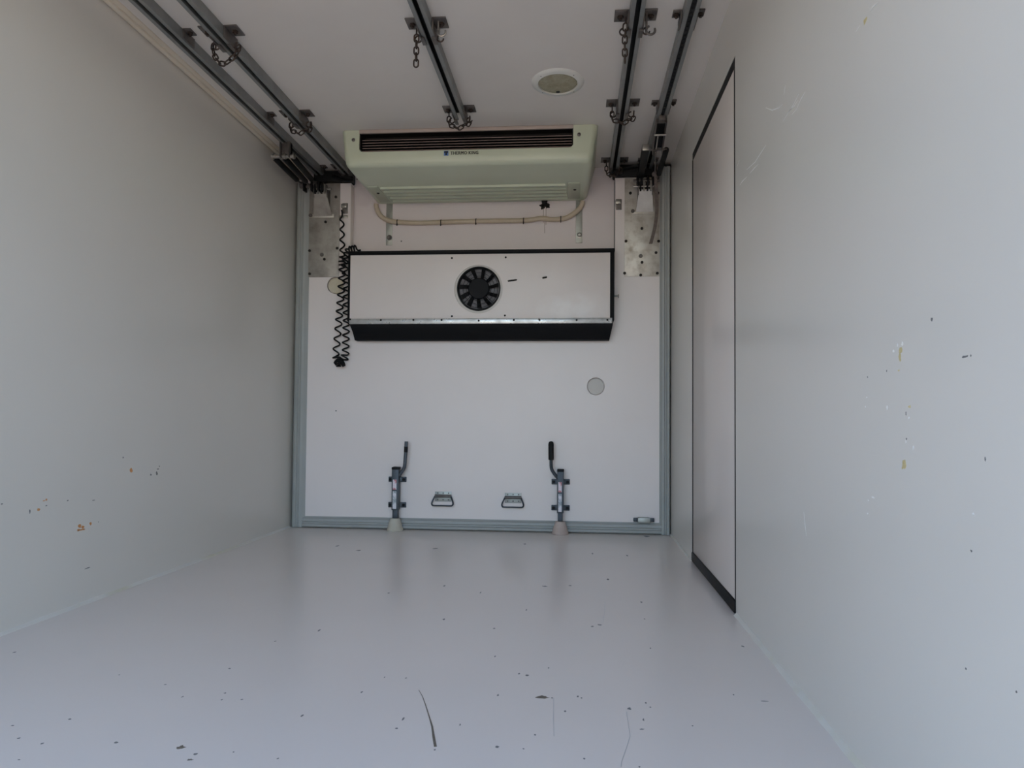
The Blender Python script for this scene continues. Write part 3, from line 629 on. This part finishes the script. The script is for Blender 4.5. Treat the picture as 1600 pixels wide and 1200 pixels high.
# ------------------------------------------------------------------ ceiling rails
RH, RW = .045, .027
def railprof(xc):
    t = .004; z0 = ZC-RH-.0005; z1 = ZC-.0005; lip = .017
    o = [(xc-RW,z1),(xc-RW,z0),(xc-RW+lip,z0),(xc-RW+lip,z0+.008),(xc-RW+lip-t,z0+.008),(xc-RW+lip-t,z0+t),(xc-RW+t,z0+t),(xc-RW+t,z1-t)]
    return o + [(2*xc-x, z) for x, z in o[::-1]]
# saddle bracket meshes, modelled about the rail centre at the ceiling
def saddle(big):
    wp, lp = (.058, .085) if big else (.036, .055)
    res = {}
    for s in (-1, 1):
        b = BM(); x0 = s*(RW+.001); x1 = s*(RW+wp)
        box(b, min(x0,x1), max(x0,x1), -lp/2, lp/2, -.006, -.0005, .001)
        box(b, min(x0,s*(RW+.006)), max(x0,s*(RW+.006)), -lp/2, lp/2+.04, -.052 if big else -.040, -.0005, .001)
        if big: box(b, min(s*(RW-.012),s*(RW+.006)), max(s*(RW-.012),s*(RW+.006)), .02, lp/2+.04, -.055, -.050, .001)
        res[s] = mesh('bracket', b, M['galvdark'])
    return res, wp
SAD = {True: saddle(True), False: saddle(False)}
b = BM(); lathe(b, [(.013,0),(.013,-.008)], 0,0,0,'Z',6); cyl(b, (0,0,-.008), (0,0,-.016), .006, 8); NUT = mesh('nut', b, M['chain'])
b = BM(); tube(b, [(.014*math.cos(a*.52), 0, -.014+.014*math.sin(a*.52)) for a in range(3, 13)], .0035, 6); HOOKM = mesh('hook', b, M['chain'])
RAILS = [
 (-1.694, 'grey ceiling rail nearest the left wall, its strut carriage at the far end', False, (3.02, 3.885, 4.73)),
 (-1.508, 'grey ceiling rail with two chain loops left of the cooling unit', True, (3.02, 3.885, 4.73)),
 (-.625, 'grey ceiling rail ending in front of the cooling unit, middle of the five', True, (3.02, 3.885)),
 (.230, 'grey ceiling rail running past the round lamp right of the cooling unit', True, (3.02, 3.865, 4.72)),
 (.440, 'grey ceiling rail with perforated black strip nearest the right wall', False, (3.02, 3.872, 4.73)),
]
for i, (xc, lab, big, rows) in enumerate(RAILS):
    y1 = 3.93 if i == 2 else 4.795 if i in (0, 4) else 4.86
    t = thing('ceiling_rail', lab, 'rail', (xc, 2.6, ZC), 'ceiling rails along the box')
    b = BM(); prism(b, railprof(xc), 1, YO+.01, y1); obj('channel', b, M['galv'], t, smooth=0)
    b = BM(); box(b, xc-RW+.0045, xc+RW-.0045, YO+.02, y1-.005, ZC-.006, ZC-.0046); obj('slot_shade', b, M['blackpaint'], t, label='shade inside the slot as a black sheet', smooth=0)  # black sheet added for the shade inside the hollow channel
    me_, wp = SAD[big]
    for y in rows:
        for s in (-1, 1):
            br = put('bracket', me_[s], t, (xc, y, ZC))
            put('nut', NUT, br, (xc+s*(RW+wp*.58), y, ZC-.006))
            if big and y < 4.5: put('hook', HOOKM, br, (xc+s*(RW+.02), y+.05, ZC-.03))
    if i == 4:
        b = BM(); box(b, xc-.0085, xc+.0085, 1.0, 4.0, ZC-RH+.001, ZC-RH+.004); pst = obj('perforated_strip', b, M['black'], t, label='black perforated strip in the slot')
        b = BM()
        y = 2.5
        while y < 3.98: lathe(b, [(.0055,0),(.004,-.003)], xc, y, ZC-RH+.001, 'Z', 6); y += .034
        obj('stud_row', b, M['graphite'], pst, kind='stuff', label='row of small studs')

# ------------------------------------------------------------------ chains
b = BM(); L = .016; R = .0095
P = [(R*math.cos(a), 0, -L*.45+R*math.sin(a)-.0) for a in [math.pi+math.pi*k/7 for k in range(8)]] + [(R*math.cos(a), 0, L*.45+R*math.sin(a)) for a in [math.pi*k/7 for k in range(8)]]
tube(b, P, .0034, 6, cyclic=True); LINK = mesh('link', b, M['chain'], smooth=80)
PITCH = .0262
def chain(path, lab, grp='short chains hanging from the ceiling rails', s_hook=None):
    P = bez(path, 12); t = thing('hanging_chain', lab, 'chain', path[0], grp)
    acc = 0.0; nxt = PITCH*.4; k = 0
    for a, c in zip(P[:-1], P[1:]):
        seg = (c-a).length
        while nxt <= acc+seg and seg > 0:
            f = (nxt-acc)/seg; p = a.lerp(c, f); tz = (c-a).normalized()
            sx = Vector((0,1,0)).cross(tz); sx = (Vector((1,0,0)) if sx.length < .1 else sx).normalized()
            sy = tz.cross(sx)
            if k % 2: sx, sy = sy, -sx
            m = Matrix((sx, sy, tz)).transposed().to_4x4()
            put('link', LINK, t, p, matrix=m); k += 1; nxt += PITCH
        acc += seg
    b = BM(); p0 = Vector(path[0]); tube(b, [p0+Vector((0,0,.004)), p0+Vector((0,0,.03))], .0035, 6); obj('hanger', b, M['chain'], t)
    if s_hook:
        b = BM(); q = Vector(s_hook); pts = [q+Vector((.016*math.sin(a)+.004, 0, .016*math.cos(a))) for a in [(-2.6+k*.36) for k in range(13)]]
        tube(b, pts[::-1], .0048, 8); obj('open_hook', b, M['chain'], t, label='open hook at the chain end')
    return t
def loop(xc, y, dip, lab, w_=.056):
    return chain([(xc-w_,y+.03,ZC-.045),(xc-w_*.95,y+.025,ZC-.085),(xc-w_*.45,y+.015,dip+.012),(xc+.002,y+.01,dip),(xc+w_*.5,y+.015,dip+.02),(xc+w_*.9,y+.025,ZC-.085),(xc+w_,y+.03,ZC-.045)], lab)
loop(-1.500, 3.02, 2.215, 'dark chain loop nearest the viewer, under the second rail from the left')
loop(-1.496, 3.885, 2.245, 'dark chain loop beside the cooling unit, under the second rail from the left')
loop(-.625, 3.86, 2.242, 'dark chain looped under the middle rail end above the grille')
loop(.232, 3.85, 2.243, 'dark chain looped under the rail right of the cooling unit')
loop(.225, 4.70, 2.245, 'dark chain bunched at the far end of the right rail', .045)
chain([(-.668,3.02,2.300),(-.6685,3.02,2.25),(-.669,3.02,2.165)], 'dark chain hanging straight down from the middle rail')
chain([(.190,3.02,2.315),(.187,3.02,2.25),(.188,3.02,2.165)], 'dark chain hanging straight down beside the round lamp')
b = BM(); q = Vector((.290, 3.02, 2.288)); tube(b, [q+Vector((.018*math.sin(a), 0, .018*math.cos(a))) for a in [(-.3+k*-.4) for k in range(13)][::-1]] , .005, 8); box(b, .270, .276, 3.0, 3.03, 2.285, ZC-.006)
tag(obj('open_hook', b, M['galvdark']), 'small open steel hook on the rail bracket right of the straight chain', 'hook')
b = BM(); q = Vector((-.563, 3.02, 2.312)); tube(b, [q+Vector((.017*math.sin(a), 0, .017*math.cos(a))) for a in [(1.2+k*.33) for k in range(12)]], .0045, 8); box(b, -.577, -.571, 3.0, 3.03, 2.31, ZC-.006)
tag(obj('open_hook', b, M['steel']), 'small bright steel hook on the middle rail bracket', 'hook')

# ------------------------------------------------------------------ ceiling lamp
lp = thing('ceiling_lamp', 'round recessed ceiling lamp with white ring and greenish lens', 'lamp', (-.099, 3.61, ZC))
kx, ky = 1.0, 1.16
b = BM(); lathe(b, [(.128,0),(.126,-.004),(.110,-.010),(.097,-.012),(.094,-.004),(.094,0)], -.099, 3.61, ZC, 'Z', 56, kx, ky); ring = obj('ring', b, M['lampring'], lp, smooth=50)
b = BM(); lathe(b, [(.095,-.003),(.090,-.009),(.06,-.013),(.02,-.015)], -.099, 3.61, ZC, 'Z', 48, kx, ky); lens = obj('lens', b, M['lens'], lp, label='frosted greenish glass lens')
b = BM(); lathe(b, [(.010,0),(.010,-.006)], -.100, 3.69, ZC-.008, 'Z', 12); obj('switch', b, M['black'], lens, label='small black switch')
b = BM(); lathe(b, [(.004,0),(.003,-.002)], 0,0,0,'Z',8); me = mesh('screw', b, M['galvdark'])
for sx, sy in ((-1,-1),(1,-1),(-1,1),(1,1)): put('screw', me, ring, (-.099+sx*.077, 3.61+sy*.089, ZC-.0085))

# ------------------------------------------------------------------ strut carriages that let the partition swing up
def strut(t, p, q, r, rod):
    p, q = Vector(p), Vector(q); b = BM(); m_ = p.lerp(q, .82); tube(b, [p, p.lerp(q,.02), m_.lerp(p,.02), m_], [r*.7, r, r, r*.8], 14); s_ = obj('gas_strut', b, M['blackpaint'], t)
    b = BM(); cyl(b, m_, q, rod, 8); obj('rod', b, M['galvdark'], s_)
    b = BM(); lathe(b, [(r*1.1,-.012),(r*1.1,.012)], q.x, q.y, q.z, 'X', 10); obj('rod_eye', b, M['galvdark'], s_)
t = thing('strut_carriage', 'dark three-strut carriage under the left rail by the partition top', 'carriage', (-1.694, 4.2, 2.24), 'strut carriages of the partition')
b = BM()
box(b, -1.722, -1.716, 4.17, 4.23, 2.225, 2.318, .002); box(b, -1.672, -1.666, 4.17, 4.23, 2.225, 2.318, .002); box(b, -1.722, -1.666, 4.20, 4.23, 2.24, 2.318, .002)
obj('yoke', b, M['galvdark'], t)
b = BM(); cyl(b, (-1.770,4.205,2.236), (-1.646,4.205,2.236), .012, 14); ax = obj('crossbar', b, M['steel'], t)
for x in (-1.772, -1.70, -1.648):
    b = BM(); lathe(b, [(.018,-.006),(.018,.006)], x, 4.205, 2.236, 'X', 12); obj('collar', b, M['steel'], ax)
strut(t, (-1.768,4.22,2.232), (-1.800,4.735,2.240), .016, .006)
strut(t, (-1.712,4.23,2.235), (-1.745,4.745,2.228), .017, .007)
strut(t, (-1.656,4.22,2.232), (-1.705,4.735,2.240), .017, .007)
b = BM(); cyl(b, (-1.812,4.74,2.225), (-1.63,4.74,2.225), .010, 10); obj('pivot_bar', b, M['galvdark'], t)
for x in (-1.775, -1.725, -1.68, -1.65):
    b = BM(); box(b, x-.006, x+.006, 4.71, 4.76, 2.19, 2.25, .002); obj('lug', b, M['blackpaint'], t)

t = thing('strut_carriage', 'dark two-strut carriage under the right rail with open steel yoke', 'carriage', (.44, 4.1, 2.24), 'strut carriages of the partition')
def slanted(b, x0, x1, ya, za, yb, zb, h):
    loft(b, [[(x0,ya,za),(x1,ya,za),(x1,ya+h*.3,za+h),(x0,ya+h*.3,za+h)], [(x0,yb,zb),(x1,yb,zb),(x1,yb+h*.3,zb+h),(x0,yb+h*.3,zb+h)]])
b = BM(); slanted(b, .413,.417, 3.97,2.285, 4.20,2.195, .045); slanted(b, .465,.469, 3.97,2.285, 4.20,2.195, .045); slanted(b, .413,.469, 3.97,2.285, 3.975,2.283, .045)
yk = obj('yoke', b, M['galvdark'], t, label='open steel yoke', smooth=0)
b = BM(); slanted(b, .418,.466, 3.985,2.320, 4.20,2.234, .006); obj('yoke_web', b, M['blackpaint'], yk, smooth=0)
b = BM(); cyl(b, (.410,4.055,2.252), (.474,4.055,2.252), .006, 10); obj('cross_pin', b, M['steel'], yk)
b = BM(); slanted(b, .428,.434, 4.06,2.248, 4.16,2.212, .006); obj('inner_rod', b, M['steel'], yk, smooth=0)
b = BM(); cyl(b, (.395,4.205,2.226), (.495,4.205,2.226), .006, 12); obj('crossbar', b, M['galvdark'], t)
b = BM(); box(b, .424, .456, 3.93, 3.985, 2.285, 2.315, .004); obj('trolley', b, M['galvdark'], t)
def bar(t, xa, xb, w_, ya, za, yb, zb, h):
    b = BM(); loft(b, [[(xa-w_,ya,za),(xa+w_,ya,za),(xa+w_,ya,za+h),(xa-w_,ya,za+h)], [(xb-w_,yb,zb),(xb+w_,yb,zb),(xb+w_,yb,zb+h),(xb-w_,yb,zb+h)]])
    s_ = obj('strut_arm', b, M['blackpaint'], t, smooth=0)
    b = BM(); box(b, xa-w_, xa+w_, ya-.004, ya+.006, za-.002, za+h+.001, .001); obj('end_plate', b, M['steel'], s_)
    return s_
bar(t, .377, .392, .019, 4.185, 2.218, 4.725, 2.232, .030)
strut(t, (.492,4.20,2.226), (.500,4.755,2.236), .016, .007)
b = BM(); cyl(b, (.35,4.74,2.222), (.513,4.74,2.222), .009, 10); obj('pivot_bar', b, M['galvdark'], t)
for x in (.375, .400, .440, .47):
    b = BM(); box(b, x-.006, x+.006, 4.71, 4.76, 2.185, 2.25, .002); obj('lug', b, M['blackpaint'], t)
# pull strap hanging from the right carriage
b = BM(); P = bez([(.430,4.19,2.205),(.456,4.45,2.214),(.480,4.70,2.262)], 8)
pc = thing('pull_strap', 'grey brown webbing pull strap dangling before the right metal plate', 'strap', (.488, 4.7, 2.0))
tube(b, P, .004, 8); obj('cord', b, M['cord'], pc)
b = BM(); rings = []
for p, wd in zip(bez([(.480,4.70,2.266),(.483,4.715,2.235),(.490,4.722,2.16),(.494,4.724,2.04),(.484,4.722,1.93),(.456,4.72,1.818)], 6), [.007,.012,.016,.019,.019,.018,.017]+[.010]*4+[.0105]*40):
    rings.append([(p.x-wd,p.y-.004,p.z),(p.x+wd,p.y-.004,p.z),(p.x+wd,p.y+.004,p.z),(p.x-wd,p.y+.004,p.z)])
loft(b, rings); obj('webbing', b, M['cord'], pc, smooth=60)
